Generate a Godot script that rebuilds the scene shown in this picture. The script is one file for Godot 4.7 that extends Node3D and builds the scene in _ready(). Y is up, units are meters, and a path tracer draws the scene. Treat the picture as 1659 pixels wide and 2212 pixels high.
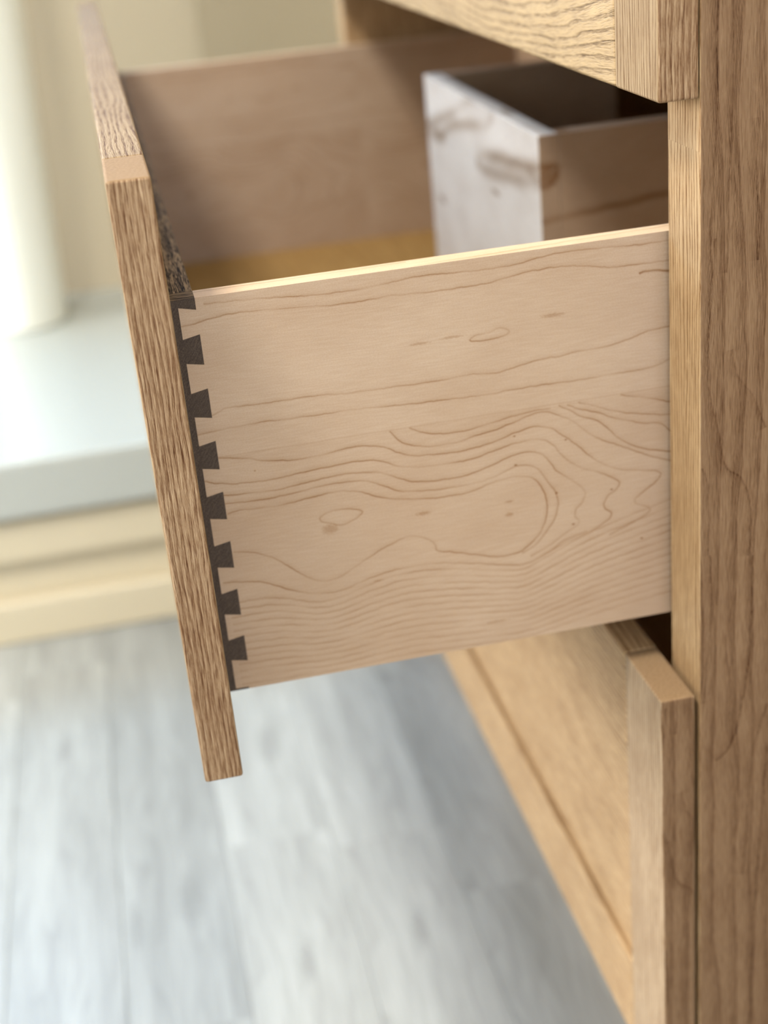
extends Node3D

# ---------- measures (metres) ----------
const FLOOR_Y := -0.55
const CEIL_Y := 1.95
const CAB_W := 1.0          # chest width, from x = 0 to x = -1
const PULL := 0.2542        # how far the middle drawer is pulled out
const FT := 0.020           # drawer front thickness
const SX := -0.045          # outer face of the drawer box side
const ST := 0.0137          # drawer box board thickness
const BOX_B := -0.0394      # box bottom edge
const BOX_T := 0.1814       # box top edge

var M := {}
var used_names := {}


func _ready() -> void:
	setup_view()
	setup_light()
	make_materials()
	build_room()
	build_cabinet()
	build_drawers()
	build_ledge()


# ---------- view and light ----------
func setup_view() -> void:
	var cam := Camera3D.new()
	cam.name = "camera"
	var attr := CameraAttributesPhysical.new()
	var f_mm := 50.0
	attr.frustum_focal_length = f_mm
	attr.exposure_aperture = 4.7
	attr.frustum_focus_distance = 0.70
	cam.attributes = attr
	cam.keep_aspect = Camera3D.KEEP_HEIGHT
	cam.near = 0.05
	cam.far = 60.0
	cam.fov = 38.5824
	var r := Vector3(0.20107915, -0.0887235, -0.97554872)
	var u := Vector3(-0.39064972, 0.90600778, -0.16291928)
	var d := Vector3(-0.89830951, -0.41385751, -0.14751947)
	cam.transform = Transform3D(Basis(r, u, -d), Vector3(0.65112485, 0.37273927, 0.27293223))
	add_child(cam)
	cam.fov = 38.5824
	cam.current = true


func setup_light() -> void:
	var we := WorldEnvironment.new()
	we.name = "world_environment"
	var e := Environment.new()
	var sky := Sky.new()
	var sm := ProceduralSkyMaterial.new()
	sm.sky_top_color = Color(0.55, 0.70, 0.92)
	sm.sky_horizon_color = Color(0.90, 0.94, 1.0)
	sm.ground_bottom_color = Color(0.45, 0.45, 0.42)
	sm.ground_horizon_color = Color(0.75, 0.76, 0.74)
	sm.sky_energy_multiplier = 2.2
	sm.ground_energy_multiplier = 1.4
	sky.sky_material = sm
	e.background_mode = Environment.BG_SKY
	e.sky = sky
	e.tonemap_mode = Environment.TONE_MAPPER_LINEAR
	e.tonemap_exposure = 1.0
	e.sdfgi_enabled = true
	e.ssao_enabled = true
	e.ssil_enabled = true
	we.environment = e
	add_child(we)
	# daylight from the window in the far end wall, in front of the drawers
	area_light("window_daylight", Vector3(-0.75, 0.87, 3.70), Vector3(0, 0, -1), Vector2(1.5, 1.65), Color(1.0, 0.99, 0.97), 14.5)
	# daylight from the window over the ledge
	area_light("ledge_window_daylight", Vector3(-1.88, 0.98, 0.85), Vector3(1, 0, 0), Vector2(1.2, 0.9), Color(0.56, 0.79, 1.0), 3.7)
	# fill from an added window behind the camera, for sides facing it
	area_light("added_side_fill", Vector3(2.06, 1.05, -0.05), Vector3(-1, 0, 0), Vector2(0.7, 1.1), Color(0.97, 0.985, 1.0), 1.2)
	# square ceiling panel in front of the chest
	area_light("ceiling_panel_light", Vector3(0.3, 1.895, 0.98), Vector3(0, -1, 0), Vector2(0.44, 0.44), Color(1.0, 0.985, 0.95), 5.2)


func area_light(called: String, at: Vector3, towards: Vector3, size: Vector2, color: Color, energy: float) -> void:
	var l := AreaLight3D.new()
	l.name = called
	l.area_size = size
	l.light_color = color
	l.light_energy = energy
	l.area_range = 12.0
	l.area_attenuation = 2.0
	l.shadow_enabled = true
	add_child(l)
	var up := Vector3.UP if absf(towards.y) < 0.9 else Vector3.BACK
	l.look_at_from_position(at, at + towards, up)


# ---------- naming, tagging ----------
func numbered(called: String) -> String:
	if not used_names.has(called):
		used_names[called] = 0
		return called
	used_names[called] += 1
	return "%s_%03d" % [called, used_names[called]]


func thing(called: String, label: String, category: String, at: Vector3, group := "") -> Node3D:
	var o := Node3D.new()
	o.name = numbered(called)
	add_child(o)
	o.position = at
	o.set_meta("label", label)
	o.set_meta("category", category)
	if group != "":
		o.set_meta("group", group)
	return o


func structure(called: String, label: String, category: String, at: Vector3) -> Node3D:
	var o := thing(called, label, category, at)
	o.set_meta("kind", "structure")
	return o


func world_of(parent: Node3D) -> Vector3:
	var p := Vector3.ZERO
	var n: Node = parent
	while n is Node3D and n != self:
		p += (n as Node3D).position
		n = n.get_parent()
	return p


func commit(called: String, mesh: Mesh, parent: Node3D, centre: Vector3) -> MeshInstance3D:
	var mi := MeshInstance3D.new()
	mi.name = called
	mi.mesh = mesh
	parent.add_child(mi, true)
	mi.position = centre - world_of(parent)
	return mi


# ---------- rounded board: grain runs along axis g; uv = (metres along, metres across) ----------
func board(called: String, lo: Vector3, hi: Vector3, mat: Material, parent: Node3D, g := 0, o := {}) -> MeshInstance3D:
	var r: float = o.get("r", 0.0012)
	var end_mat: Material = o.get("end", mat)
	var flip: Array = o.get("flip", [])
	var shift: Dictionary = o.get("uv", {})
	var rnd: Vector2 = o.get("off", Vector2(randf() * 0.5, randf() * 0.5))
	var size := hi - lo
	r = minf(r, minf(size.x, minf(size.y, size.z)) * 0.45)
	var am := ArrayMesh.new()
	var faces: Dictionary = o.get("faces", {})
	var tools := {}
	for n in 3:
		for s in [-1.0, 1.0]:
			var a := (n + 1) % 3
			var b := (n + 2) % 3
			var along := g
			var across := 0
			if g == n:
				along = a
				across = b
			else:
				across = 3 - n - g
			if flip.has("xyz"[n] + ("+" if s > 0 else "-")):
				var keep := along
				along = across
				across = keep
			var key: String = "xyz"[n] + ("+" if s > 0 else "-")
			var off: Vector2 = shift.get(key, rnd + Vector2(0.0, 0.031 * (n * 2 + (1 if s > 0 else 0))))
			var absolute: bool = shift.has(key)
			var face_mat: Material = faces.get(key, end_mat if g == n else mat)
			if not tools.has(face_mat):
				var fresh := SurfaceTool.new()
				fresh.begin(Mesh.PRIMITIVE_TRIANGLES)
				tools[face_mat] = fresh
			var st: SurfaceTool = tools[face_mat]
			var ta := ticks(size[a], r)
			var tb := ticks(size[b], r)
			var grid := []
			for i in ta.size():
				var row := []
				for j in tb.size():
					var p := Vector3.ZERO
					p[n] = (0.5 * size[n]) * s
					p[a] = ta[i] - 0.5 * size[a]
					p[b] = tb[j] - 0.5 * size[b]
					var c := p
					for k in 3:
						c[k] = clampf(c[k], -0.5 * size[k] + r, 0.5 * size[k] - r)
					var nn := Vector3.ZERO
					nn[n] = s
					var q := p
					if r > 0.0:
						nn = (p - c).normalized()
						q = c + nn * r
					var uv := Vector2(q[along] + 0.5 * size[along], q[across] + 0.5 * size[across])
					if absolute:
						uv = Vector2(q[along] + 0.5 * (lo[along] + hi[along]), q[across] + 0.5 * (lo[across] + hi[across]))
					row.append([q, nn, uv + off])
				grid.append(row)
			for i in ta.size() - 1:
				for j in tb.size() - 1:
					var quad := [grid[i][j], grid[i + 1][j], grid[i + 1][j + 1], grid[i][j + 1]]
					var order := [0, 2, 1, 0, 3, 2] if s > 0 else [0, 1, 2, 0, 2, 3]
					for k in order:
						st.set_normal(quad[k][1])
						st.set_uv(quad[k][2])
						st.add_vertex(quad[k][0])
	for face_mat in tools:
		tools[face_mat].index()
		tools[face_mat].generate_tangents()
		tools[face_mat].set_material(face_mat)
		tools[face_mat].commit(am)
	return commit(called, am, parent, 0.5 * (lo + hi))


func ticks(size: float, r: float) -> Array:
	if r <= 0.0:
		return [0.0, size]
	return [0.0, 0.45 * r, r, size - r, size - 0.45 * r, size]


# ---------- prism: polygon in (z, y) pushed along x; used for the dovetails ----------
func prism(called: String, poly: PackedVector2Array, x0: float, x1: float, mat: Material, parent: Node3D, end_mat: Material, off: Vector2) -> MeshInstance3D:
	var tri := Geometry2D.triangulate_polygon(poly)
	var st := SurfaceTool.new()
	st.begin(Mesh.PRIMITIVE_TRIANGLES)
	var centre := Vector3(0.5 * (x0 + x1), 0, 0)
	for side in [x1, x0]:
		var nx := 1.0 if side == x1 else -1.0
		for k in range(0, tri.size(), 3):
			var ids := [tri[k], tri[k + 1], tri[k + 2]]
			var p := []
			for i in ids:
				p.append(Vector3(side, poly[i].y, poly[i].x))
			var nrm: Vector3 = (p[1] - p[0]).cross(p[2] - p[0])
			if nrm.x * nx > 0.0:
				ids = [ids[0], ids[2], ids[1]]
			for i in ids:
				st.set_normal(Vector3(nx, 0, 0))
				st.set_uv(Vector2(poly[i].x, poly[i].y) + off)
				st.add_vertex(Vector3(side, poly[i].y, poly[i].x) - centre)
	st.index()
	st.generate_tangents()
	st.set_material(end_mat)
	var am := ArrayMesh.new()
	st.commit(am)
	var sw := SurfaceTool.new()
	sw.begin(Mesh.PRIMITIVE_TRIANGLES)
	var area := 0.0
	for i in poly.size():
		var j := (i + 1) % poly.size()
		area += poly[i].x * poly[j].y - poly[j].x * poly[i].y
	var run := 0.0
	for i in poly.size():
		var j := (i + 1) % poly.size()
		var e := poly[j] - poly[i]
		var out := Vector2(e.y, -e.x).normalized() * signf(area)
		var nrm := Vector3(0, out.y, out.x)
		var c := [Vector3(x0, poly[i].y, poly[i].x), Vector3(x1, poly[i].y, poly[i].x), Vector3(x1, poly[j].y, poly[j].x), Vector3(x0, poly[j].y, poly[j].x)]
		# walls whose edge runs along z show long grain along z, the others along x
		var uvs := [Vector2(run, x0), Vector2(run, x1), Vector2(run + e.length(), x1), Vector2(run + e.length(), x0)]
		var order := [0, 1, 2, 0, 2, 3]
		var nn: Vector3 = (c[1] - c[0]).cross(c[2] - c[0])
		if nn.dot(nrm) > 0.0:
			order = [0, 2, 1, 0, 3, 2]
		for k in order:
			sw.set_normal(nrm)
			sw.set_uv(uvs[k])
			sw.add_vertex(c[k] - centre)
		run += e.length()
	sw.index()
	sw.generate_tangents()
	sw.set_material(mat)
	sw.commit(am)
	return commit(called, am, parent, centre)


# ---------- textures ----------
func noise(sd: int, freq: float, oct := 1) -> FastNoiseLite:
	var n := FastNoiseLite.new()
	n.seed = sd
	n.noise_type = FastNoiseLite.TYPE_SIMPLEX_SMOOTH
	n.frequency = freq
	n.fractal_type = FastNoiseLite.FRACTAL_FBM if oct > 1 else FastNoiseLite.FRACTAL_NONE
	n.fractal_octaves = oct
	return n


func to_image(v: PackedFloat32Array, w: int, h: int, light: Color, dark: Color) -> Image:
	var out := PackedByteArray()
	out.resize(w * h * 3)
	var k := 0
	for i in w * h:
		var t := clampf(1.0 - v[i], -0.25, 1.3)
		out[k] = clampi(int(255.0 * (light.r + (dark.r - light.r) * t)), 0, 255)
		out[k + 1] = clampi(int(255.0 * (light.g + (dark.g - light.g) * t)), 0, 255)
		out[k + 2] = clampi(int(255.0 * (light.b + (dark.b - light.b) * t)), 0, 255)
		k += 3
	return Image.create_from_data(w, h, false, Image.FORMAT_RGB8, out)


func relief_image(v: PackedFloat32Array, w: int, h: int, strength: float) -> Image:
	var im := Image.create_from_data(w, h, false, Image.FORMAT_RF, v.to_byte_array())
	im.bump_map_to_normal_map(strength)
	return im


func wood_material(im: Image, size: Vector2, rough: float, nrm: Image = null, nscale := 1.0) -> StandardMaterial3D:
	var m := StandardMaterial3D.new()
	m.albedo_texture = ImageTexture.create_from_image(im)
	m.uv1_scale = Vector3(1.0 / size.x, 1.0 / size.y, 1.0)
	m.roughness = rough
	m.metallic_specular = 0.28
	if nrm:
		m.normal_enabled = true
		m.normal_texture = ImageTexture.create_from_image(nrm)
		m.normal_scale = nscale
	return m


# draws a soft growth line through points given in texture pixels (x, y)
func draw_line_on(v: PackedFloat32Array, w: int, h: int, pts: PackedVector2Array, depth: float, sigma: float, tail: float, tail_depth: float, sd: int) -> void:
	var c := Curve2D.new()
	for i in pts.size():
		var before := pts[maxi(i - 1, 0)]
		var after := pts[mini(i + 1, pts.size() - 1)]
		var t := (after - before) / 6.0
		c.add_point(pts[i], -t, t)
	var total := c.get_baked_length()
	var wob := noise(sd, 0.02, 3)
	var fade := noise(sd + 7, 0.006, 2)
	var reach := int(ceil(3.0 * maxf(sigma, tail)))
	var s := 0.0
	while s < total:
		var p := c.sample_baked(s)
		var q := c.sample_baked(minf(s + 2.0, total))
		var d := (q - p).normalized()
		var n := Vector2(-d.y, d.x)
		if n.y < 0.0:
			n = -n
		p += n * wob.get_noise_1d(s) * 2.2
		var strong := depth * clampf(0.85 + 0.9 * fade.get_noise_1d(s), 0.35, 1.4)
		for k in range(-reach, reach + 1):
			var t := k * 0.7
			var amount := strong * exp(-t * t / (2.0 * sigma * sigma))
			if t > 0.0:
				amount = maxf(amount, strong * tail_depth * exp(-t / tail))
			var x := int(p.x + n.x * t)
			var y := int(p.y + n.y * t)
			if x >= 0 and x < w and y >= 0 and y < h:
				var at := y * w + x
				v[at] = maxf(v[at], amount)
		s += 0.7


# ring field of an oak board in millimetres
func oak_field(x: float, y: float, c: Dictionary, warp: FastNoiseLite, fine: FastNoiseLite) -> float:
	var yy: float = y + float(c.warp) * warp.get_noise_2d(x * c.wx, y * c.wy) + 0.5 * fine.get_noise_2d(x * 0.13, y * 1.4)
	if c.has("xc"):
		var dx: float = (x - c.xc) * c.k
		var dy: float = yy - c.yc
		yy = sqrt(dx * dx + dy * dy + 4.0)
	return yy / c.ring


func oak(w: int, h: int, ppm: float, c: Dictionary) -> Dictionary:
	var sd: int = c.seed
	var rng := RandomNumberGenerator.new()
	rng.seed = sd
	var warp := noise(sd, 1.0, 2)
	var fine := noise(sd + 1, 0.12)
	var fibre := noise(sd + 2, 1.0, 2)
	var blotch := noise(sd + 3, 0.03, 2)
	var v := PackedFloat32Array()
	v.resize(w * h)
	var hgt := PackedFloat32Array()
	hgt.resize(w * h)
	hgt.fill(1.0)
	var band_a: float = c.band
	var fib_a: float = c.fibre
	for y in h:
		var my := y / ppm
		for x in w:
			var mx := x / ppm
			var r := oak_field(mx, my, c, warp, fine)
			var s := r - floorf(r)
			var early := maxf(0.0, 1.0 - s * 2.2)
			var f := fibre.get_noise_2d(mx * 0.07, my * 2.6)
			var b := blotch.get_noise_2d(mx * 0.35, my)
			v[y * w + x] = 1.0 - band_a * early - fib_a * (f * 0.9 + 0.25) - 0.10 * b - 0.1
			hgt[y * w + x] = 1.0 + 0.12 * f
	# pores: short dark furrows that follow the rings
	var n := int(c.pores * (w / ppm) * (h / ppm))
	for i in n:
		var px := rng.randf() * w
		var py := rng.randf() * h
		var r := oak_field(px / ppm, py / ppm, c, warp, fine)
		var s := r - floorf(r)
		var want := maxf(0.10, 1.0 - s * float(c.get("spread", 1.9)))
		if rng.randf() > want:
			continue
		var len_px: float = rng.randf_range(c.lmin, c.lmax) * ppm
		var dark: float = c.pdark * rng.randf_range(0.45, 1.0)
		var e := 1.5
		var gx := (oak_field(px / ppm + e, py / ppm, c, warp, fine) - oak_field(px / ppm - e, py / ppm, c, warp, fine))
		var gy := (oak_field(px / ppm, py / ppm + 0.4, c, warp, fine) - oak_field(px / ppm, py / ppm - 0.4, c, warp, fine)) * e / 0.4
		var slope := 0.0
		if absf(gy) > 1e-5:
			slope = clampf(-gx / gy, -0.7, 0.7)
		var bend := rng.randf_range(-0.04, 0.04) + float(c.get("lean", 0.0))
		var wide: float = rng.randf_range(0.35, 1.0) * c.pwide * ppm
		var steps := int(len_px)
		for k in steps:
			var t := float(k) / maxf(1.0, steps - 1)
			var xx := int(px + k - 0.5 * steps)
			var fy := py + (k - 0.5 * steps) * (slope + bend)
			if xx < 0 or xx >= w:
				continue
			var half := wide * 0.5 * sin(PI * clampf(t, 0.06, 0.94))
			for yy in range(int(floor(fy - half)), int(ceil(fy + half)) + 1):
				if yy < 0 or yy >= h:
					continue
				var cover := clampf(half + 0.5 - absf(yy + 0.5 - fy), 0.0, 1.0)
				if cover > 0.0:
					var at := yy * w + xx
					v[at] -= dark * cover * (1.0 - 0.5 * maxf(0.0, 0.6 - v[at]))
					hgt[at] = minf(hgt[at], 1.0 - cover * 0.9)
	return {"v": v, "h": hgt}


func oak_material(w: int, h: int, ppm: float, c: Dictionary, streaks := []) -> StandardMaterial3D:
	var d := oak(w, h, ppm, c)
	var v: PackedFloat32Array = d.v
	if streaks.size():
		var lines := PackedFloat32Array()
		lines.resize(w * h)
		var k := 0
		for s in streaks:
			var pts := PackedVector2Array()
			for i in range(0, s.size(), 2):
				pts.append(Vector2(s[i + 1] + c.ox, s[i] + c.oy) * ppm)
			draw_line_on(lines, w, h, pts, 0.55, 0.40 * ppm, 2.4 * ppm, 0.6, 40 + k)
			k += 1
		var brk := noise(77, 0.5, 2)
		for y in h:
			for x in w:
				var at := y * w + x
				if lines[at] > 0.01:
					v[at] -= lines[at] * clampf(0.75 + 0.9 * brk.get_noise_2d(x * 0.12, y * 1.6), 0.1, 1.3)
	var im := to_image(v, w, h, c.light, c.dark)
	var nm := relief_image(d.h, w, h, c.get("relief", 2.0))
	return wood_material(im, Vector2(w, h) / (ppm * 1000.0), c.get("rough", 0.55), nm, 1.0)


func maple_values(w: int, h: int, ppm: float, sd: int) -> PackedFloat32Array:
	var fibre := noise(sd, 1.0, 2)
	var blotch := noise(sd + 1, 0.02, 2)
	var grain := noise(sd + 2, 1.4, 2)
	var v := PackedFloat32Array()
	v.resize(w * h)
	for y in h:
		var my := y / ppm
		for x in w:
			var mx := x / ppm
			v[y * w + x] = 1.0 - 0.10 * fibre.get_noise_2d(mx * 0.05, my * 1.3) - 0.10 * blotch.get_noise_2d(mx * 0.5, my) - 0.12 * grain.get_noise_2d(mx * 0.7, my)
	return v


func spot(v: PackedFloat32Array, w: int, h: int, c: Vector2, rx: float, ry: float, depth: float, sd: int) -> void:
	var n := noise(sd, 0.25, 2)
	for y in range(maxi(0, int(c.y - 2.0 * ry)), mini(h, int(c.y + 2.0 * ry))):
		for x in range(maxi(0, int(c.x - 2.0 * rx)), mini(w, int(c.x + 2.0 * rx))):
			var d := Vector2((x - c.x) / rx, (y - c.y) / ry).length() + 0.45 * n.get_noise_2d(x * 0.4, y * 1.2)
			if d < 1.0:
				v[y * w + x] -= depth * smoothstep(1.0, 0.35, d)


func make_materials() -> void:
	seed(11)
	var t0 := Time.get_ticks_msec()
	# oak for frames and stiles: straight grain with fine pores
	M.oak = oak_material(2000, 400, 4.0, {"seed": 5, "warp": 3.0, "wx": 0.005, "wy": 0.03, "ring": 3.4, "band": 0.16, "fibre": 0.20, "pores": 1.2, "lmin": 4.0, "lmax": 20.0, "pdark": 0.38, "pwide": 0.26,
		"light": Color(0.765, 0.655, 0.505), "dark": Color(0.42, 0.29, 0.17), "relief": 0.5, "rough": 0.5})
	# coarse pored oak on the edge of the pulled drawer front
	M.oak_edge = oak_material(2040, 264, 6.0, {"seed": 21, "warp": 1.0, "wx": 0.008, "wy": 0.03, "ring": 2.7, "band": 0.05, "fibre": 0.20, "pores": 3.6, "lmin": 2.5, "lmax": 14.0, "pdark": 0.27, "pwide": 0.21, "spread": 0.8, "lean": -0.02,
		"light": Color(0.72, 0.62, 0.50), "dark": Color(0.34, 0.22, 0.13), "relief": 0.6, "rough": 0.6})
	# oak with cathedral figure on the wide rail of the upper drawer
	M.oak_rail = oak_material(1800, 320, 4.0, {"seed": 33, "warp": 3.0, "wx": 0.008, "wy": 0.03, "ring": 5.0, "xc": 200.0, "yc": 70.0, "k": 0.18, "band": 0.04, "fibre": 0.14, "pores": 1.3, "lmin": 3.0, "lmax": 13.0, "pdark": 0.40, "pwide": 0.27, "spread": 2.0,
		"light": Color(0.71, 0.61, 0.46), "dark": Color(0.33, 0.255, 0.17), "relief": 0.6, "rough": 0.5})
	# side of the chest: long streaks, some of them followed from the board itself (pairs of z, y in millimetres)
	var streaks := [
		[-8.2, 300, -8.2, 255.1, -8.2, 245.6, -6.5, 216.7, -5.4, 192.8, -4.9, 180.6, -6, 171.2, -5.5, 159.7],
		[-15.9, 300, -15.9, 254.2, -15.5, 242.8, -14.3, 205.8, -13.9, 185.5, -13.2, 169.1],
		[-7.5, 186.4, -7.4, 176.2, -5.5, 169.1, -4.5, 139.6, -4, 112.2, -9.2, 88.8, -13.9, 65.9, -23.2, 57.3, -28.1, 38.4, -27.3, 12.5],
		[-1.2, 67.1, -4.5, 57, -4.8, 42.6, -4.3, 16.8],
		[-29, 241.2, -28.5, 213.9, -29.9, 193.6, -29.8, 173],
		[-16.7, 129, -19, 116.5, -28.2, 102.7, -31.8, 94.2, -35.4, 84.4],
		[-29.9, 12, -29.8, -20.1, -27.3, -61, -23.3, -87.7, -20.3, -99.7, -15.1, -109.9, -9.5, -114.0],
		[-40.4, -83, -32.5, -109.5, -29.3, -152.7, -26.7, -197.8],
		[-40.6, -111.3, -36.1, -200.1, -33.2, -316.9],
		[-5.3, 16.6, -6.6, -9.1, -4.3, -48.1, -1.9, -74.8]]
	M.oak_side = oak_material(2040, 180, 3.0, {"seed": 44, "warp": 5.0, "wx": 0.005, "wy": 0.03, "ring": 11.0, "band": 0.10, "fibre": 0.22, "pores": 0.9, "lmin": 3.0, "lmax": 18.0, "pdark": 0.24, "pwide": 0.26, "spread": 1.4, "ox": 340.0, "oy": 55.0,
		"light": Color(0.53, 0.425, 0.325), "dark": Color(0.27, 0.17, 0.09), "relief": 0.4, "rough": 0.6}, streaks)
	M.oak_end = plain_wood(256, 256, 3.0, 61, Color(0.57, 0.47, 0.355), Color(0.38, 0.28, 0.18), 0.16, 0.85)
	print("oak ms ", Time.get_ticks_msec() - t0)
	make_maple()
	M.walnut_end = walnut_end()
	M.walnut = oak_material(600, 120, 6.0, {"seed": 71, "warp": 1.0, "wx": 0.006, "wy": 0.05, "ring": 6.0, "band": 0.10, "fibre": 0.2, "pores": 0.9, "lmin": 4.0, "lmax": 14.0, "pdark": 0.9, "pwide": 0.38, "spread": 0.8,
		"light": Color(0.66, 0.56, 0.44), "dark": Color(0.20, 0.155, 0.12), "relief": 0.4, "rough": 0.8})
	print("wood ms ", Time.get_ticks_msec() - t0)
	M.oak_stile = M.oak.duplicate()
	M.oak_stile.albedo_color = Color(0.82, 0.83, 0.84)
	M.oak_pale = M.oak.duplicate()
	M.oak_pale.albedo_color = Color(0.93, 0.96, 1.03)
	M.oak_stile.roughness = 0.75
	M.birch = M.maple.duplicate()
	M.birch.albedo_color = Color(0.77, 0.715, 0.55)
	M.planks = []
	# three figures of plank, each in a dark, a middling and a light board
	for k in 3:
		var plank := floor_wood(k)
		for tone in [0.93, 0.98, 1.04]:
			var board_tone: StandardMaterial3D = plank.duplicate()
			board_tone.albedo_color = Color(tone, tone * 0.995, tone * 0.98)
			M.planks.append(board_tone)
	M.wall = painted(Color(0.745, 0.695, 0.60), 0.9)
	M.darker_beige = painted(Color(0.665, 0.615, 0.52), 0.85)  # darker beige of the thin strip on the left wall
	M.pale_wall = painted(Color(0.88, 0.87, 0.85), 0.9)
	M.ceiling = painted(Color(0.90, 0.89, 0.86), 0.9)
	M.white_post = painted(Color(0.93, 0.93, 0.89), 0.35)
	M.stone = painted(Color(0.70, 0.715, 0.695), 0.22)
	M.cream = painted(Color(0.82, 0.775, 0.67), 0.45)
	M.white_frame = painted(Color(0.92, 0.92, 0.90), 0.4)
	M.subfloor = painted(Color(0.35, 0.34, 0.32), 0.9)
	var glow := StandardMaterial3D.new()
	glow.albedo_color = Color(0.95, 0.94, 0.91)
	glow.emission_enabled = true
	glow.emission = Color(1.0, 0.985, 0.95)
	glow.emission_energy_multiplier = 2.0
	M.lamp_glow = glow
	var pane := StandardMaterial3D.new()
	pane.transparency = BaseMaterial3D.TRANSPARENCY_ALPHA
	pane.albedo_color = Color(0.95, 0.98, 1.0, 0.06)
	pane.roughness = 0.02
	M.pane = pane
	print("all ms ", Time.get_ticks_msec() - t0)


func plain_wood(w: int, h: int, ppm: float, sd: int, light: Color, dark: Color, amount: float, rough: float) -> StandardMaterial3D:
	var n := noise(sd, 1.0, 3)
	var v := PackedFloat32Array()
	v.resize(w * h)
	for y in h:
		for x in w:
			v[y * w + x] = 0.85 - amount * 1.6 * n.get_noise_2d(x / ppm * 0.5, y / ppm * 0.5)
	return wood_material(to_image(v, w, h, light, dark), Vector2(w, h) / (ppm * 1000.0), rough)


func walnut_end() -> StandardMaterial3D:
	# dark end grain with the fine slanting marks of the saw
	var w := 512
	var h := 512
	var n := noise(91, 1.0, 3)
	var s := noise(92, 1.0, 2)
	var v := PackedFloat32Array()
	v.resize(w * h)
	for y in h:
		for x in w:
			var mx := x / 8.0
			var my := y / 8.0
			var along := (mx * 0.6 - my * 0.8)
			var across := (mx * 0.8 + my * 0.6)
			v[y * w + x] = 0.55 - 0.30 * n.get_noise_2d(mx * 0.9, my * 0.9) + 0.38 * s.get_noise_2d(along * 0.12, across * 2.4)
	return wood_material(to_image(v, w, h, Color(0.38, 0.325, 0.285), Color(0.17, 0.14, 0.12)), Vector2(0.064, 0.064), 0.6)


func floor_wood(k: int) -> StandardMaterial3D:
	var w := 1200
	var h := 109
	var ring := noise(100 + k, 1.0, 2)
	var fibre := noise(110 + k, 1.0, 2)
	var patch := noise(120 + k, 0.01, 2)
	var v := PackedFloat32Array()
	v.resize(w * h)
	for y in h:
		for x in w:
			var r := (y + 22.0 * ring.get_noise_2d(x * 0.004, y * 0.02)) / 17.0
			var s := r - floorf(r)
			v[y * w + x] = 1.0 - 0.12 * maxf(0.0, 1.0 - s * 1.6) - 0.15 * fibre.get_noise_2d(x * 0.012, y * 0.35) - 0.22 * patch.get_noise_2d(x * 0.22, y * 2.2)
	var rng := RandomNumberGenerator.new()
	rng.seed = 500 + k
	for i in 3:
		spot(v, w, h, Vector2(rng.randf_range(100, 1100), rng.randf_range(25, 85)), rng.randf_range(25, 60), rng.randf_range(8, 16), 0.25, 600 + i + k)
	return wood_material(to_image(v, w, h, Color(0.635, 0.645, 0.64), Color(0.385, 0.385, 0.375)), Vector2(1.2, 0.109), 0.3)


func painted(color: Color, rough: float) -> StandardMaterial3D:
	var m := StandardMaterial3D.new()
	m.albedo_color = color
	m.roughness = rough
	return m


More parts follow.
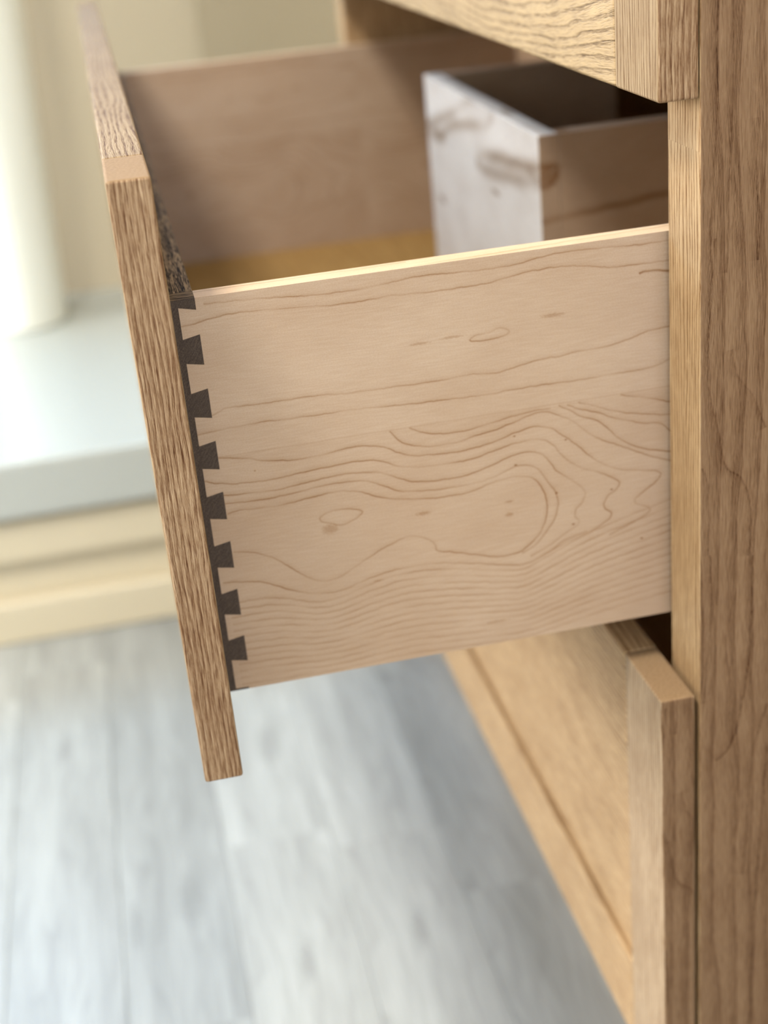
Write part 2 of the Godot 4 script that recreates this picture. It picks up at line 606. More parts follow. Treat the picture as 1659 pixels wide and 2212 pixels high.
func make_maple() -> void:
	var light := Color(0.695, 0.60, 0.51)
	var dark := Color(0.50, 0.36, 0.24)
	# ---- the side of the pulled drawer: pairs of (z, y) in millimetres along its growth lines ----
	var lines := {
		"a": [[237.1,177.8, 212.2,176.7, 191.4,175.1, 177.4,174.1, 153.2,174.4, 132.9,176.3, 109.8,175.4, 83.5,175, 58.3,178, 35.9,177.5, 14.9,176.4, -3.3,176.3],
			[250.8,168.3, 243.9,168.5, 238.2,169.4, 226.9,170.9, 214.4,170.9, 196.3,169.6, 176.6,168.2, 159.5,167.9, 145.1,168.4, 130.7,167.7, 114.8,167.4, 95.7,167.6, 83.8,169.3, 69,170.8, 52.6,170.7, 30.2,166.8, 15.1,166.1, -3.2,166],
			[242.3,119.9, 236.4,121.7, 232.7,122.9, 216.2,122.5, 207.6,122.6, 187.3,122.4, 175.8,121.3, 164.1,120.9, 143.5,120.7, 122.7,120.1, 106.1,120.9, 94.2,119.8, 86.5,120.6, 71.2,123.1, 59,123.5, 46.7,124.7, 32.9,124.9, 18.9,127.4, 9.5,129.8, -2.9,130.6],
			[252.2,110.9, 246.4,111.4, 237.7,111.8, 224.7,112.4, 217.5,112.8, 203,112.2, 188.5,112.1, 176.8,111.9, 165,111.8, 144.4,110.3, 123.5,109.4, 99.4,108.7, 81.1,109.2, 65.8,109.1, 48.8,108.7, 31.7,109.2, 16.1,109.1, 6.7,109.9, -2.8,112.6],
			[193,54.7, 190,56.6, 183.9,57.6, 174.9,56.8, 170.2,54.7, 171.5,52.4, 177.1,49.8, 181.8,48.5, 186.9,50.3, 192,52.5, 193,54.7],
			[105.6,139.8, 101.8,141.5, 95.8,141.8, 90.5,143.6, 85.4,142, 85.5,139.8, 90,138.5, 97.5,138.2, 105,138.7, 105.6,139.8]],
		"b": [[241.2,97.1, 227,94.6, 218.6,92, 202.7,89.6, 187.9,89.9, 175.9,91, 167,91.4, 161.1,90.1, 153.8,88.1, 148.1,84.3, 140.8,81.4, 122.7,79.6, 108.9,80, 94.9,82.1, 83.9,85.1, 74.5,86.6, 65.3,84.4, 57.7,78.3, 50.1,71.4, 45.6,66.5, 39.4,60.5, 28.3,54.5, 17.1,51.7, 7.5,49.7, 3.9,46.5, 7.5,42.5, 14.1,38.5, 19.1,34.3, 17.5,31.5, 11,28.6, 11.9,25, 22.6,20.1, 34.2,15.6],
			[151.5,96.9, 147.5,91.8, 143.2,88.2, 132.9,85.3, 119.2,84.6, 106.9,86.6, 94.5,88.5, 83.6,91.4, 74.2,93.9, 68,94.1, 60.4,90.8, 52.7,86.4, 45.2,78.6, 35.9,72.2, 23.3,66, 10.6,59.2, -2.3,53.8],
			[141,97, 135.3,93.7, 127.9,91.7, 115.8,90.4, 103.5,91.6, 91.1,93.5, 80.3,94.9, 72.5,95.5, 64.8,95.5],
			[60.1,96.3, 54.1,92.5, 48,88, 38.7,84, 26.4,71.4, 15.3,64.6, -2.4,59.2],
			[55.5,95.9, 47.8,92.1, 38.6,88.7, 26.1,82.8, 13.5,78.7, 3.9,76.7, -2.5,70.7],
			[49.3,96.2, 41.5,93.3, 30.7,88.7, 16.6,84.4, -2.5,81],
			[25.8,96.8, 13.2,93.2, -2.6,88.2],
			[250,85.7, 241.7,83, 228.8,81.2, 214.1,80.7, 202.2,81.6, 188.7,82.6, 173.8,83.2, 163.3,82.6, 156,80.5, 148.8,76.9, 136.8,74.3, 123.1,73.6, 109.2,74.1, 98.3,76.3, 87.3,78.5, 76.4,79.5, 70.2,78.5, 64.2,74.5, 59.7,68.1, 55.2,63.2, 47.4,57.7, 39.6,54.7, 31.7,50, 27.7,46.5, 29.4,42.9, 34.4,39.6, 36.9,33.3, 33,28.8, 33.9,25.9, 40.5,21.9, 50.4,18.6, 63.5,14.1, 76.7,8.8],
			[245.5,76.2, 240.4,76.1, 222.2,74.8, 207.4,75, 192.4,76.4, 177.3,77.3, 164,75.8, 156.6,73.9, 149.4,70, 140.5,66.5, 126.8,65, 112.9,65.3, 100.4,68, 89.3,71.5, 79.9,73.1, 72.1,71.3, 67.6,67, 63.2,59.6, 57.1,54.5, 49.4,47.3, 47.1,43.2, 48.9,38.8, 53,34.4, 53.2,30.2, 51.4,27.3, 52.6,24.8, 60,21.2, 68.3,15.8, 79.8,11.1],
			[243.2,71.5, 222.8,70.5, 204.9,71.1, 189.8,72.7, 176.3,72.8, 165.9,71, 158.7,67.8, 151.4,63.6, 142.5,61.2, 128.7,59.9, 114.9,59.6, 102.4,60.7, 91.3,63.7, 84.9,65.9, 78.7,65.3, 72.6,61.3, 67.5,52.9, 63.8,46.5, 62.8,39.6, 65.2,31.5, 70.3,24, 77.9,16.8, 84.5,13.7],
			[240.3,65.6, 233.6,66.5, 216,65.6, 196.4,67, 184.3,68.1, 173.9,67, 167.3,64.7, 160.8,61.2, 153.4,58.7, 139.8,56.3, 126,55, 110.5,55.5, 101,58, 89.9,59.7, 82.1,59.3, 76,56.9, 72.2,52.1, 69.4,44.1, 69.3,35.7, 72.6,26.1, 77.7,20.2, 84.4,15.4, 90.9,14, 100.4,14.9, 112.9,18.5, 123.8,21.9, 131.5,24.2, 132.4,27.7, 135.6,31.4, 140.1,33.7, 146.1,35.8, 150.9,34.5, 158.9,31.8, 166.9,28.2, 176.7,23.3, 184.8,18.9, 192.7,17.5, 198.7,19, 205.8,23.7, 212.7,30.1, 219.5,36.1, 222.3,37.8, 226.6,40.2, 233.8,42.4, 240.3,43.6],
			[247.8,26.7, 236,25.3, 226.4,23, 220,19.7, 211.4,15, 199.6,11, 187.3,10.3, 174.5,13.5, 161.8,16.2, 149.3,17.3, 132,16.6, 113.3,13, 96,8.9, 83.2,7, 71.7,10.4, 60.2,16.9, 47.1,20.6]]}
	var ppm := 5.0
	var w := 1310
	var h := 1125
	# texture x = (z + 4 mm) * ppm, texture y = (y + 42 mm) * ppm
	var v := maple_values(w, h, ppm, 200)
	var dk := PackedFloat32Array()
	dk.resize(w * h)
	var k := 0
	for key in lines:
		for l in lines[key]:
			var pts := PackedVector2Array()
			for i in range(0, l.size(), 2):
				pts.append(Vector2(l[i] + 4.0, l[i + 1] + 42.0) * ppm)
			draw_line_on(dk, w, h, pts, 0.60 if key == "b" else 0.52, 1.25, 5.0, 0.30, 300 + k)
			k += 1
	# below the figure the rings run on as a family of flattening waves that climb to the right
	for q in 13:
		var flat := 1.0 - q / 14.0
		var y0 := 13.5 - 4.15 * q
		var pts := PackedVector2Array()
		for p in [[246.0, 0.2], [222.0, -0.6], [200.0, -7.0 * flat - 0.4], [186.0, -6.6 * flat - 0.4], [170.0, -2.6 * flat], [152.0, 0.4], [132.0, -0.6], [113.0, -3.2 * flat - 1.0], [96.0, -6.8 * flat - 1.2], [83.5, -8.2 * flat - 1.0], [68.0, -4.2 * flat + 0.8], [50.0, 0.8 * flat + 3.4], [30.0, 4.0 * flat + 6.0], [-3.0, 9.0 * flat + 9.0]]:
			pts.append(Vector2(p[0] + 4.0, y0 + p[1] + 42.0) * ppm)
		draw_line_on(dk, w, h, pts, 0.36 - 0.008 * q, 1.6, 6.0, 0.30, 360 + q)
	draw_line_on(dk, w, h, PackedVector2Array([Vector2(18.4, 203.3) * ppm, Vector2(15.4, 203.9) * ppm, Vector2(10, 203.7) * ppm, Vector2(0, 202.0) * ppm]), 1.15, 2.0, 2.0, 0.2, 390)
	var joint := int((97.4 + 42.0) * ppm)
	for y in h:
		var tone := 0.0 if y > joint else 0.06
		for x in w:
			var at := y * w + x
			var edge := 0.0
			if absi(y - joint) < 2:
				edge = 0.12
			v[at] -= dk[at] + tone + edge
	for s in [[85.1,82.9,0.9], [57,76.1,0.9], [85.2,66.4,1.1], [63.3,46.2,1.1], [54.5,25.9,1.1], [32.2,42.9,1.0], [223.3,87,0.6], [15.4,10.1,1.2]]:
		spot(v, w, h, Vector2(s[0] + 4.0, s[1] + 42.0) * ppm, s[2] * ppm, s[2] * 0.6 * ppm, 1.0, 401)
	for s in [[89.9,45.8,3.2,1.0], [90.3,38.1,3.0,1.6], [137.4,47.3,5.2,1.5], [188,47.2,5.5,3.6], [61.1,145.9,8.0,1.4], [115.1,142.3,7.0,1.0], [132.0,141.4,7.0,0.9], [165.3,12.3,3.5,0.6], [101.2,-25.7,8.0,0.7]]:
		spot(v, w, h, Vector2(s[0] + 4.0, s[1] + 42.0) * ppm, s[2] * ppm, s[3] * ppm, 0.38, 402)
	M.maple_side = wood_material(to_image(v, w, h, light, dark), Vector2(w, h) / (ppm * 1000.0), 0.55)
	# ---- plain maple for the other boards of the boxes ----
	w = 1100
	h = 240
	v = maple_values(w, h, 2.0, 220)
	dk = PackedFloat32Array()
	dk.resize(w * h)
	for q in 9:
		var pts := PackedVector2Array()
		for i in 8:
			pts.append(Vector2(i * 160 - 10, 12 + q * 26 + 14.0 * sin(i * 0.8 + q * 0.23)))
		draw_line_on(dk, w, h, pts, 0.38, 1.2, 5.0, 0.4, 420 + q)
	for i in w * h:
		v[i] -= dk[i]
	M.maple = wood_material(to_image(v, w, h, Color(0.83, 0.71, 0.58), Color(0.56, 0.42, 0.28)), Vector2(0.55, 0.12), 0.55)
	# ---- knotty board at the front of the notch (x from -0.70, y from -0.05, millimetres) ----
	ppm = 2.0
	w = 780
	h = 480
	v = maple_values(w, h, ppm, 240)
	dk = PackedFloat32Array()
	dk.resize(w * h)
	for l in [[-509,134.2, -476,143.9, -439.9,149.3, -411.7,151.9, -385,153.6, -322,162.5], [-322,148.4, -374.5,140.2, -414.6,137.1, -443.2,133.3, -478.8,131.6, -509.3,133.4], [-522.8,180.9, -559.5,167, -597.3,156.6, -680,137], [-447.6,179.8, -470.5,168.1, -528.3,159.3, -588.7,149.4, -629.7,134.5, -680,131.5], [-447.6,179.8, -461.1,186, -510.5,184, -522.8,180.9]]:
		var pts := PackedVector2Array()
		for i in range(0, l.size(), 2):
			pts.append(Vector2(l[i] + 700.0, l[i + 1] + 50.0) * ppm)
		draw_line_on(dk, w, h, pts, 0.32, 7.0, 9.0, 0.6, 440)
	for i in w * h:
		v[i] -= dk[i]
	for s in [[-440.0,143.0,62.0,9.0,0.25], [-380.0,148.5,60.0,9.5,0.3], [-340.0,153.0,34.0,9.0,0.3], [-452.0,118.8,16.0,3.2,0.6], [-640.0,76.0,20.0,4.0,0.6], [-640.0,134.0,40.0,11.0,0.35]]:
		spot(v, w, h, Vector2(s[0] + 700.0, s[1] + 50.0) * ppm, s[2] * ppm, s[3] * ppm, s[4], 450)
	M.maple_knotty = wood_material(to_image(v, w, h, Color(0.835, 0.80, 0.765), Color(0.48, 0.39, 0.31)), Vector2(w, h) / (ppm * 1000.0), 0.42)
	# ---- the cheek of the notch, where the knot goes round the corner (z from -0.22, y from -0.05) ----
	w = 420
	h = 480
	v = maple_values(w, h, ppm, 260)
	dk = PackedFloat32Array()
	dk.resize(w * h)
	for l in [[-117.3,130, -65.3,125.3, -15,121.0], [-15,161.8, -27.1,159.2, -33.6,158.4, -32.6,152.3, -26.5,146.7, -15,146.8], [-200,90, -120,86, -15,80]]:
		var pts := PackedVector2Array()
		for i in range(0, l.size(), 2):
			pts.append(Vector2(l[i] + 220.0, l[i + 1] + 50.0) * ppm)
		draw_line_on(dk, w, h, pts, 0.6, 3.0, 5.0, 0.6, 460)
	for i in w * h:
		v[i] -= dk[i]
	spot(v, w, h, Vector2(220.0 - 25.0, 50.0 + 153.0) * ppm, 11.0 * ppm, 8.0 * ppm, 0.6, 461)
	M.maple_cheek = wood_material(to_image(v, w, h, light, dark), Vector2(w, h) / (ppm * 1000.0), 0.5)


# ---------- the room ----------
func wall_piece(st: SurfaceTool, lo: Vector3, hi: Vector3) -> void:
	var bm := BoxMesh.new()
	bm.size = hi - lo
	st.append_from(bm, 0, Transform3D(Basis(), 0.5 * (lo + hi)))


func wall(called: String, pieces: Array, mat: Material, label: String, category := "wall") -> void:
	var st := SurfaceTool.new()
	st.begin(Mesh.PRIMITIVE_TRIANGLES)
	for p in pieces:
		wall_piece(st, p[0], p[1])
	st.set_material(mat)
	var mi := MeshInstance3D.new()
	mi.name = called
	mi.mesh = st.commit()
	add_child(mi, true)
	mi.set_meta("kind", "structure")
	mi.set_meta("label", label)
	mi.set_meta("category", category)


func build_room() -> void:
	var x0 := -1.905
	var x1 := 2.1
	var z0 := -0.5
	var z1 := 3.8
	var t := 0.14
	# floor: grey oak planks that run away from the camera, each its own piece
	var fl := structure("floor", "pale grey wood plank floor under the chest and the bench", "floor", Vector3(0, FLOOR_Y, 0))
	board("subfloor", Vector3(x0 - 0.3, FLOOR_Y - 0.10, z0 - 0.2), Vector3(x1 + 0.2, FLOOR_Y - 0.012, z1 + 0.2), M.subfloor, fl, 0, {"r": 0.0})
	var rng := RandomNumberGenerator.new()
	rng.seed = 9
	var row := 0
	var tones := [1, 2, 0, 1, 2, 1, 2, 2, 0, 1, 2, 1]
	var edge_z := 0.049 - 0.109 * 6.0
	while edge_z < z1:
		var z := maxf(edge_z, z0)
		var zz := minf(edge_z + 0.109, z1)
		var x := x0 - 0.09 - rng.randf() * 1.0
		while x < x1:
			var a := maxf(x, x0 - 0.09)
			var b := minf(x + 1.2, x1)
			if b - a > 0.05 and zz - z > 0.02:
				board("plank", Vector3(a + 0.0002, FLOOR_Y - 0.012, z + 0.0002), Vector3(b - 0.0002, FLOOR_Y - rng.randf() * 0.0003, zz - 0.0002), M.planks[3 * (rng.randi() % 3) + tones[row % tones.size()]], fl, 0, {"r": 0.0007, "off": Vector2(rng.randf(), 0.0)})
			x += 1.2
		edge_z += 0.109
		row += 1
	wall("ceiling", [[Vector3(x0 - 0.3, CEIL_Y, z0 - t), Vector3(x1 + t, CEIL_Y + t, z1 + t)]], M.ceiling, "plain white ceiling above the room", "ceiling")
	# wall behind the ledge, with the window over it; a thin strip beside the chest is darker beige
	var wy0 := 0.50
	var wy1 := 1.45
	var wz0 := 0.22
	var wz1 := 1.48
	wall("wall_left", [[Vector3(x0 - 0.25, FLOOR_Y - 0.1, 0.0845), Vector3(x0, CEIL_Y, wz0)], [Vector3(x0 - 0.25, FLOOR_Y - 0.1, wz1), Vector3(x0, CEIL_Y, z1)],
		[Vector3(x0 - 0.25, FLOOR_Y - 0.1, wz0), Vector3(x0, wy0, wz1)], [Vector3(x0 - 0.25, wy1, wz0), Vector3(x0, CEIL_Y, wz1)],
		[Vector3(x0 - 0.25, FLOOR_Y - 0.1, z0), Vector3(x0, CEIL_Y, 0.0845)]], M.wall, "beige painted wall behind the white bench and round post")
	wall("trim_1", [[Vector3(x0, FLOOR_Y, z0), Vector3(x0 + 0.012, CEIL_Y, 0.0845)]], M.darker_beige, "flat strip, darker beige than the wall, beyond the open drawer", "trim")
	wall("wall_back", [[Vector3(x0 - 0.25, FLOOR_Y - 0.1, z0 - t), Vector3(x1 + t, CEIL_Y, z0)]], M.wall, "beige painted wall behind the wooden chest")
	wall("wall_right", [[Vector3(x1, FLOOR_Y - 0.1, z0), Vector3(x1 + t, CEIL_Y, -0.45)], [Vector3(x1, FLOOR_Y - 0.1, 0.35), Vector3(x1 + t, CEIL_Y, z1)],
		[Vector3(x1, FLOOR_Y - 0.1, -0.45), Vector3(x1 + t, 0.45, 0.35)], [Vector3(x1, 1.65, -0.45), Vector3(x1 + t, CEIL_Y, 0.35)]], M.pale_wall, "off-white painted wall behind the camera")
	var fx0 := -1.55
	var fx1 := 0.05
	var fy0 := 0.0
	var fy1 := 1.74
	wall("wall_front", [[Vector3(x0 - 0.25, FLOOR_Y - 0.1, z1), Vector3(fx0, CEIL_Y, z1 + t)], [Vector3(fx1, FLOOR_Y - 0.1, z1), Vector3(x1 + t, CEIL_Y, z1 + t)],
		[Vector3(fx0, FLOOR_Y - 0.1, z1), Vector3(fx1, fy0, z1 + t)], [Vector3(fx0, fy1, z1), Vector3(fx1, CEIL_Y, z1 + t)]], M.pale_wall, "off-white painted wall with the window that faces the drawers")
	ceiling_lamp(Vector3(0.3, CEIL_Y, 0.98))
	window_in("window_1", Vector3(fx0, fy0, z1 + 0.05), Vector3(fx1, fy1, z1 + 0.10), 0, "white framed window across the room from the drawers")
	window_in("window_3", Vector3(x1 + 0.05, 0.45, -0.45), Vector3(x1 + 0.10, 1.65, 0.35), 2, "added white framed window behind the camera, unseen source of the side fill")  # added out of view to carry the side fill
	window_in("window_2", Vector3(x0 - 0.15, wy0, wz0), Vector3(x0 - 0.10, wy1, wz1), 2, "white framed window over the ledge")

func ceiling_lamp(at: Vector3) -> void:
	var lamp := thing("ceiling_lamp", "square flat lamp panel with a white frame on the ceiling", "lamp", at)
	for s in [[-0.25, -0.22, -0.25, 0.25], [0.22, 0.25, -0.25, 0.25], [-0.22, 0.22, -0.25, -0.22], [-0.22, 0.22, 0.22, 0.25]]:
		board("frame", at + Vector3(s[0], -0.045, s[2]), at + Vector3(s[1], 0.0, s[3]), M.white_frame, lamp, 0, {"r": 0.004})
	board("diffuser", at + Vector3(-0.22, -0.042, -0.22), at + Vector3(0.22, -0.012, 0.22), M.lamp_glow, lamp, 0, {"r": 0.0})


func window_in(called: String, lo: Vector3, hi: Vector3, along: int, label: String) -> void:
	var w := structure(called, label, "window", Vector3(0.5 * (lo.x + hi.x), lo.y, 0.5 * (lo.z + hi.z)))
	var f := 0.045
	var a0 := lo[along]
	var a1 := hi[along]
	var mid := 0.5 * (a0 + a1)
	for s in [[a0, a0 + f, lo.y, hi.y], [a1 - f, a1, lo.y, hi.y], [mid - 0.5 * f, mid + 0.5 * f, lo.y + f, hi.y - f], [a0 + f, a1 - f, lo.y, lo.y + f], [a0 + f, a1 - f, hi.y - f, hi.y]]:
		var p := lo
		var q := hi
		p[along] = s[0]
		q[along] = s[1]
		p.y = s[2]
		q.y = s[3]
		board("window_frame", p, q, M.white_frame, w, along, {"r": 0.003})
	for s in [[a0 + f, mid - 0.5 * f], [mid + 0.5 * f, a1 - f]]:
		var p := 0.5 * (lo + hi)
		var q := p
		var thin := 2 if along == 0 else 0
		p[thin] -= 0.003
		q[thin] += 0.003
		p[along] = s[0]
		q[along] = s[1]
		p.y = lo.y + f
		q.y = hi.y - f
		board("pane", p, q, M.pane, w, along, {"r": 0.0})


# ---------- the chest ----------
func build_cabinet() -> void:
	var zb := -0.47
	var top := 0.515
	var c := thing("drawer_chest", "tall oak chest whose middle drawer is pulled open", "chest", Vector3(-0.5 * CAB_W, FLOOR_Y, 0.5 * zb))
	var w := 0.0414
	board("side_panel", Vector3(-w, FLOOR_Y, zb), Vector3(0, top, 0), M.oak, c, 1, {"r": 0.0012, "faces": {"x+": M.oak_side}, "uv": {"x+": Vector2(0.34, 0.055)}})
	board("side_panel", Vector3(-CAB_W, FLOOR_Y, zb), Vector3(-CAB_W + w, top, 0), M.oak, c, 1, {"r": 0.0012})
	board("back_panel", Vector3(-CAB_W + w, FLOOR_Y + 0.10, zb), Vector3(-w, top, zb + 0.008), M.oak, c, 1, {"r": 0.0})
	board("cabinet_floor", Vector3(-CAB_W + w, FLOOR_Y + 0.168, zb + 0.008), Vector3(-w, FLOOR_Y + 0.184, -0.003), M.oak, c, 0)
	board("plinth", Vector3(-CAB_W + w, FLOOR_Y, -0.095), Vector3(-w, FLOOR_Y + 0.168, -0.075), M.oak, c, 0)
	board("worktop", Vector3(-CAB_W - 0.015, top, zb - 0.01), Vector3(0.015, top + 0.03, 0.035), M.oak, c, 0, {"r": 0.003})
	for y in [-0.0394, -0.343, 0.2855]:
		for s in [[-w - 0.012, -w], [-CAB_W + w, -CAB_W + w + 0.012]]:
			board("runner", Vector3(s[0], y - 0.012, zb + 0.01), Vector3(s[1], y, -0.10), M.maple, c, 2)


# one framed drawer front: two stiles, two rails and a recessed panel
func drawer_front(d: Node3D, y0: float, y1: float, z: float, edge: Material, edge_at: Vector2, rail: Material, stile: Material) -> void:
	var sw := 0.0575
	var rh := 0.066
	var x0 := -CAB_W
	board("front_stile", Vector3(-sw, y0, z), Vector3(0, y1, z + FT), stile, d, 1, {"r": 0.0015, "end": M.oak_end, "faces": {"x+": edge}, "uv": {"x+": edge_at - Vector2(0, z)}})
	board("front_stile", Vector3(x0, y0, z), Vector3(x0 + sw, y1, z + FT), stile, d, 1, {"r": 0.0015, "end": M.oak_end})
	board("front_rail", Vector3(x0 + sw, y1 - rh, z), Vector3(-sw, y1, z + FT), rail, d, 0, {"r": 0.0015, "end": M.oak_end})
	board("front_rail", Vector3(x0 + sw, y0, z), Vector3(-sw, y0 + rh, z + FT), rail, d, 0, {"r": 0.0022, "end": M.oak_end, "uv": {"z+": Vector2(0.5, -y0)}})
	board("front_panel", Vector3(x0 + sw - 0.004, y0 + rh - 0.004, z + 0.003), Vector3(-sw + 0.004, y1 - rh + 0.004, z + 0.0145), M.oak, d, 0, {"r": 0.0})


func drawer_box_plain(d: Node3D, y0: float, y1: float, z1: float, depth: float) -> void:
	var z0 := z1 - depth
	board("side_board", Vector3(SX - ST, y0, z0), Vector3(SX, y1, z1), M.maple, d, 2)
	board("side_board", Vector3(-CAB_W - SX, y0, z0), Vector3(-CAB_W - SX + ST, y1, z1), M.maple, d, 2)
	board("front_board", Vector3(-CAB_W - SX + ST, y0, z1 - 0.013), Vector3(SX - ST, y1, z1), M.walnut, d, 0)
	board("back_board", Vector3(-CAB_W - SX + ST, y0, z0), Vector3(SX - ST, y1, z0 + ST), M.maple, d, 0)
	board("bottom", Vector3(-CAB_W - SX + ST, y0 + 0.004, z0 + ST), Vector3(SX - ST, y0 + 0.013, z1 - 0.013), M.maple, d, 0)


func build_drawers() -> void:
	var mid := -0.5 * CAB_W
	# closed drawer above
	var a := thing("drawer", "closed upper oak drawer, its front edge over the open drawer", "drawer", Vector3(mid, 0.2533, 0.0))
	drawer_front(a, 0.2533, 0.508, 0.0005, M.oak_edge, Vector2(-0.21, 0.012), M.oak_rail, M.oak_stile)
	drawer_box_plain(a, 0.2855, 0.46, 0.0, 0.43)
	# closed drawer below
	var b := thing("drawer", "closed lower oak drawer beneath the open one", "drawer", Vector3(mid, -0.368, 0.0027))
	drawer_front(b, -0.368, -0.0685, 0.0027, M.oak_side, Vector2(0.60, 0.030), M.oak, M.oak_pale)
	drawer_box_plain(b, -0.343, -0.10, 0.0022, 0.43)
	open_drawer()


func open_drawer() -> void:
	var d := thing("drawer", "open oak drawer pulled out of the chest, pale maple sides with dark dovetails", "drawer", Vector3(-0.5 * CAB_W, -0.0647, PULL))
	drawer_front(d, -0.0647, 0.2504, PULL, M.oak_edge, Vector2(0.075, 0.0), M.oak_stile, M.oak_stile)
	var back := PULL - 0.45
	var x_far := -CAB_W - SX
	# dovetails: the pins of the dark front board and the tails of the pale sides share one outline
	var pitch := 0.0282
	var zp := 0.2410     # inner face of the front board
	var zt := 0.2496     # end of the tails
	for near in [true, false]:
		var x0: float = SX - ST if near else x_far
		var x1: float = SX if near else x_far + ST
		var tails := PackedVector2Array([Vector2(back, BOX_B), Vector2(back, BOX_T)])
		tails.append(Vector2(zp, BOX_T))
		tails.append(Vector2(zp, 0.1754))
		tails.append(Vector2(zt, 0.1774))
		for k in 7:
			var c := 0.1551 - pitch * k
			for p in [Vector2(zt, c + 0.00625), Vector2(zp, c + 0.0079), Vector2(zp, c - 0.0079), Vector2(zt, c - 0.00625)]:
				tails.append(p)
		tails.append(Vector2(zt, BOX_B + 0.0013))
		tails.append(Vector2(0.2425, BOX_B + 0.0013))
		tails.append(Vector2(0.2425, BOX_B))
		prism("side_board", tails, x0, x1, M.maple, d, M.maple_side, Vector2(0.004, 0.042))
	front_board(d, pitch, zp, zt, x_far)
	board("back_board", Vector3(x_far + ST, BOX_B, back), Vector3(-0.68, BOX_T, back + ST), M.maple, d, 0)
	board("back_board", Vector3(-0.332, BOX_B, back), Vector3(SX - ST, BOX_T, back + ST), M.maple, d, 0)
	# bottom in three pieces round the notch for the pipes
	var yb := -0.0345
	var yt := -0.0255
	var zn := -0.0206
	board("bottom", Vector3(x_far + ST, yb, zn - 0.004), Vector3(SX - ST, yt, zp), M.birch, d, 0, {"r": 0.0})
	board("bottom", Vector3(x_far + ST, yb, back + ST), Vector3(-0.68, yt, zn - 0.004), M.birch, d, 0, {"r": 0.0})
	board("bottom", Vector3(-0.332, yb, back + ST), Vector3(SX - ST, yt, zn - 0.004), M.birch, d, 0, {"r": 0.0})
	# the notch: a front wall and two cheeks
	board("notch_front", Vector3(-0.68, yt, zn - 0.0146), Vector3(-0.332, BOX_T, zn), M.maple_knotty, d, 0, {"r": 0.0008, "faces": {"x+": M.maple_cheek}, "flip": ["x+"], "uv": {"z+": Vector2(0.70, 0.05), "x+": Vector2(0.22, 0.05)}})
	board("notch_cheek", Vector3(-0.332 - 0.0180, yt, back), Vector3(-0.332, BOX_T, zn - 0.0146), M.maple_cheek, d, 2, {"r": 0.0008, "uv": {"x+": Vector2(0.22, 0.05)}})
	board("notch_cheek", Vector3(-0.68, yt, back), Vector3(-0.68 + 0.018, BOX_T, zn - 0.0146), M.maple_cheek, d, 2, {"r": 0.0008})


func front_board(d: Node3D, pitch: float, zp: float, zt: float, x_far: float) -> void:
	# the pins fill the gaps between the tails on both ends; between them runs the plain board
	var z1 := PULL - 0.0001
	board("front_board", Vector3(x_far + ST, BOX_B, zp), Vector3(SX - ST, BOX_T, z1), M.walnut, d, 0, {"r": 0.0004})
	for near in [true, false]:
		var x0: float = SX - ST if near else x_far
		var x1: float = SX if near else x_far + ST
		var e := 0.00005
		var pins := PackedVector2Array([Vector2(z1, BOX_B), Vector2(z1, BOX_T), Vector2(zp + e, BOX_T), Vector2(zp + e, 0.1754 + e), Vector2(zt + e, 0.1774 + e)])
		for k in 7:
			var c := 0.1551 - pitch * k
			for p in [Vector2(zt + e, c + 0.00625 - e), Vector2(zp + e, c + 0.0079 - e), Vector2(zp + e, c - 0.0079 + e), Vector2(zt + e, c - 0.00625 + e)]:
				pins.append(p)
		pins.append(Vector2(zt + e, BOX_B + 0.0013 - e))
		pins.append(Vector2(0.2425 + e, BOX_B + 0.0013 - e))
		pins.append(Vector2(0.2425 + e, BOX_B))
		prism("dovetail_pins", pins, x0, x1 - 0.0001 if near else x1, M.walnut, d, M.walnut_end, Vector2.ZERO)


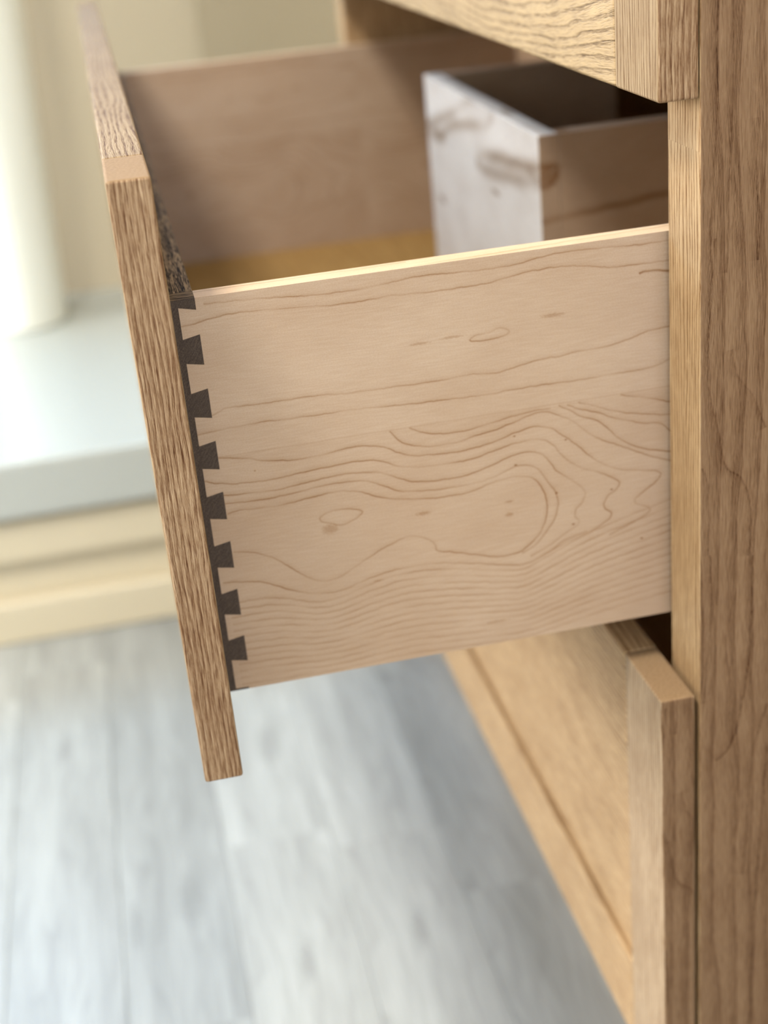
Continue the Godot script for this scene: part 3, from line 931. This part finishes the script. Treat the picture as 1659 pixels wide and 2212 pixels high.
# ---------- what stands in the background ----------
func build_ledge() -> void:
	var x1 := -1.115
	var x0 := -1.905
	var za := 0.0845
	var zb := 2.6
	var b := thing("bench", "low built-in bench with white stone top and cream panelled front", "bench", Vector3(0.5 * (x0 + x1), FLOOR_Y, 0.5 * (za + zb)))
	board("stone_top", Vector3(x0, -0.3676, za), Vector3(x1, -0.290, zb), M.stone, b, 2, {"r": 0.006})
	board("front_panel", Vector3(x1 - 0.06, FLOOR_Y, za), Vector3(x1 - 0.034, -0.3676, zb), M.cream, b, 2, {"r": 0.0})
	board("top_rail", Vector3(x1 - 0.034, -0.435, za), Vector3(x1 - 0.016, -0.375, zb), M.cream, b, 2, {"r": 0.006})
	board("bottom_rail", Vector3(x1 - 0.034, FLOOR_Y, za), Vector3(x1 - 0.012, -0.49, zb), M.cream, b, 2, {"r": 0.005})
	board("end_panel", Vector3(x0, FLOOR_Y, za), Vector3(x1 - 0.06, -0.3676, za + 0.02), M.cream, b, 0, {"r": 0.0})
	# white round post on the bench
	var p := thing("round_post", "thick smooth white round post, slightly wider towards its top, standing on the white bench", "post", Vector3(-1.76, -0.290, 0.44))
	var st := SurfaceTool.new()
	st.begin(Mesh.PRIMITIVE_TRIANGLES)
	var prof := [[0.0, 0.0], [0.062, 0.0], [0.065, 0.001], [0.067, 0.004], [0.0675, 0.012], [0.086, 0.52], [0.086, 1.30], [0.084, 1.308], [0.0, 1.31]]
	var seg := 48
	for i in prof.size() - 1:
		for k in seg:
			var q := []
			for c in [[i, k], [i + 1, k], [i + 1, k + 1], [i, k + 1]]:
				var ang: float = TAU * c[1] / seg
				q.append(Vector3(prof[c[0]][0] * cos(ang), prof[c[0]][1], prof[c[0]][0] * sin(ang)))
			var rise := Vector2(prof[i + 1][0] - prof[i][0], prof[i + 1][1] - prof[i][1]).normalized()
			for n in [0, 2, 1, 0, 3, 2]:
				var ang: float = TAU * (k + (1 if n >= 2 else 0)) / seg
				st.set_normal(Vector3(rise.y * cos(ang), -rise.x, rise.y * sin(ang)))
				st.add_vertex(q[n])
	st.index()
	st.set_material(M.white_post)
	commit("shaft", st.commit(), p, p.position)
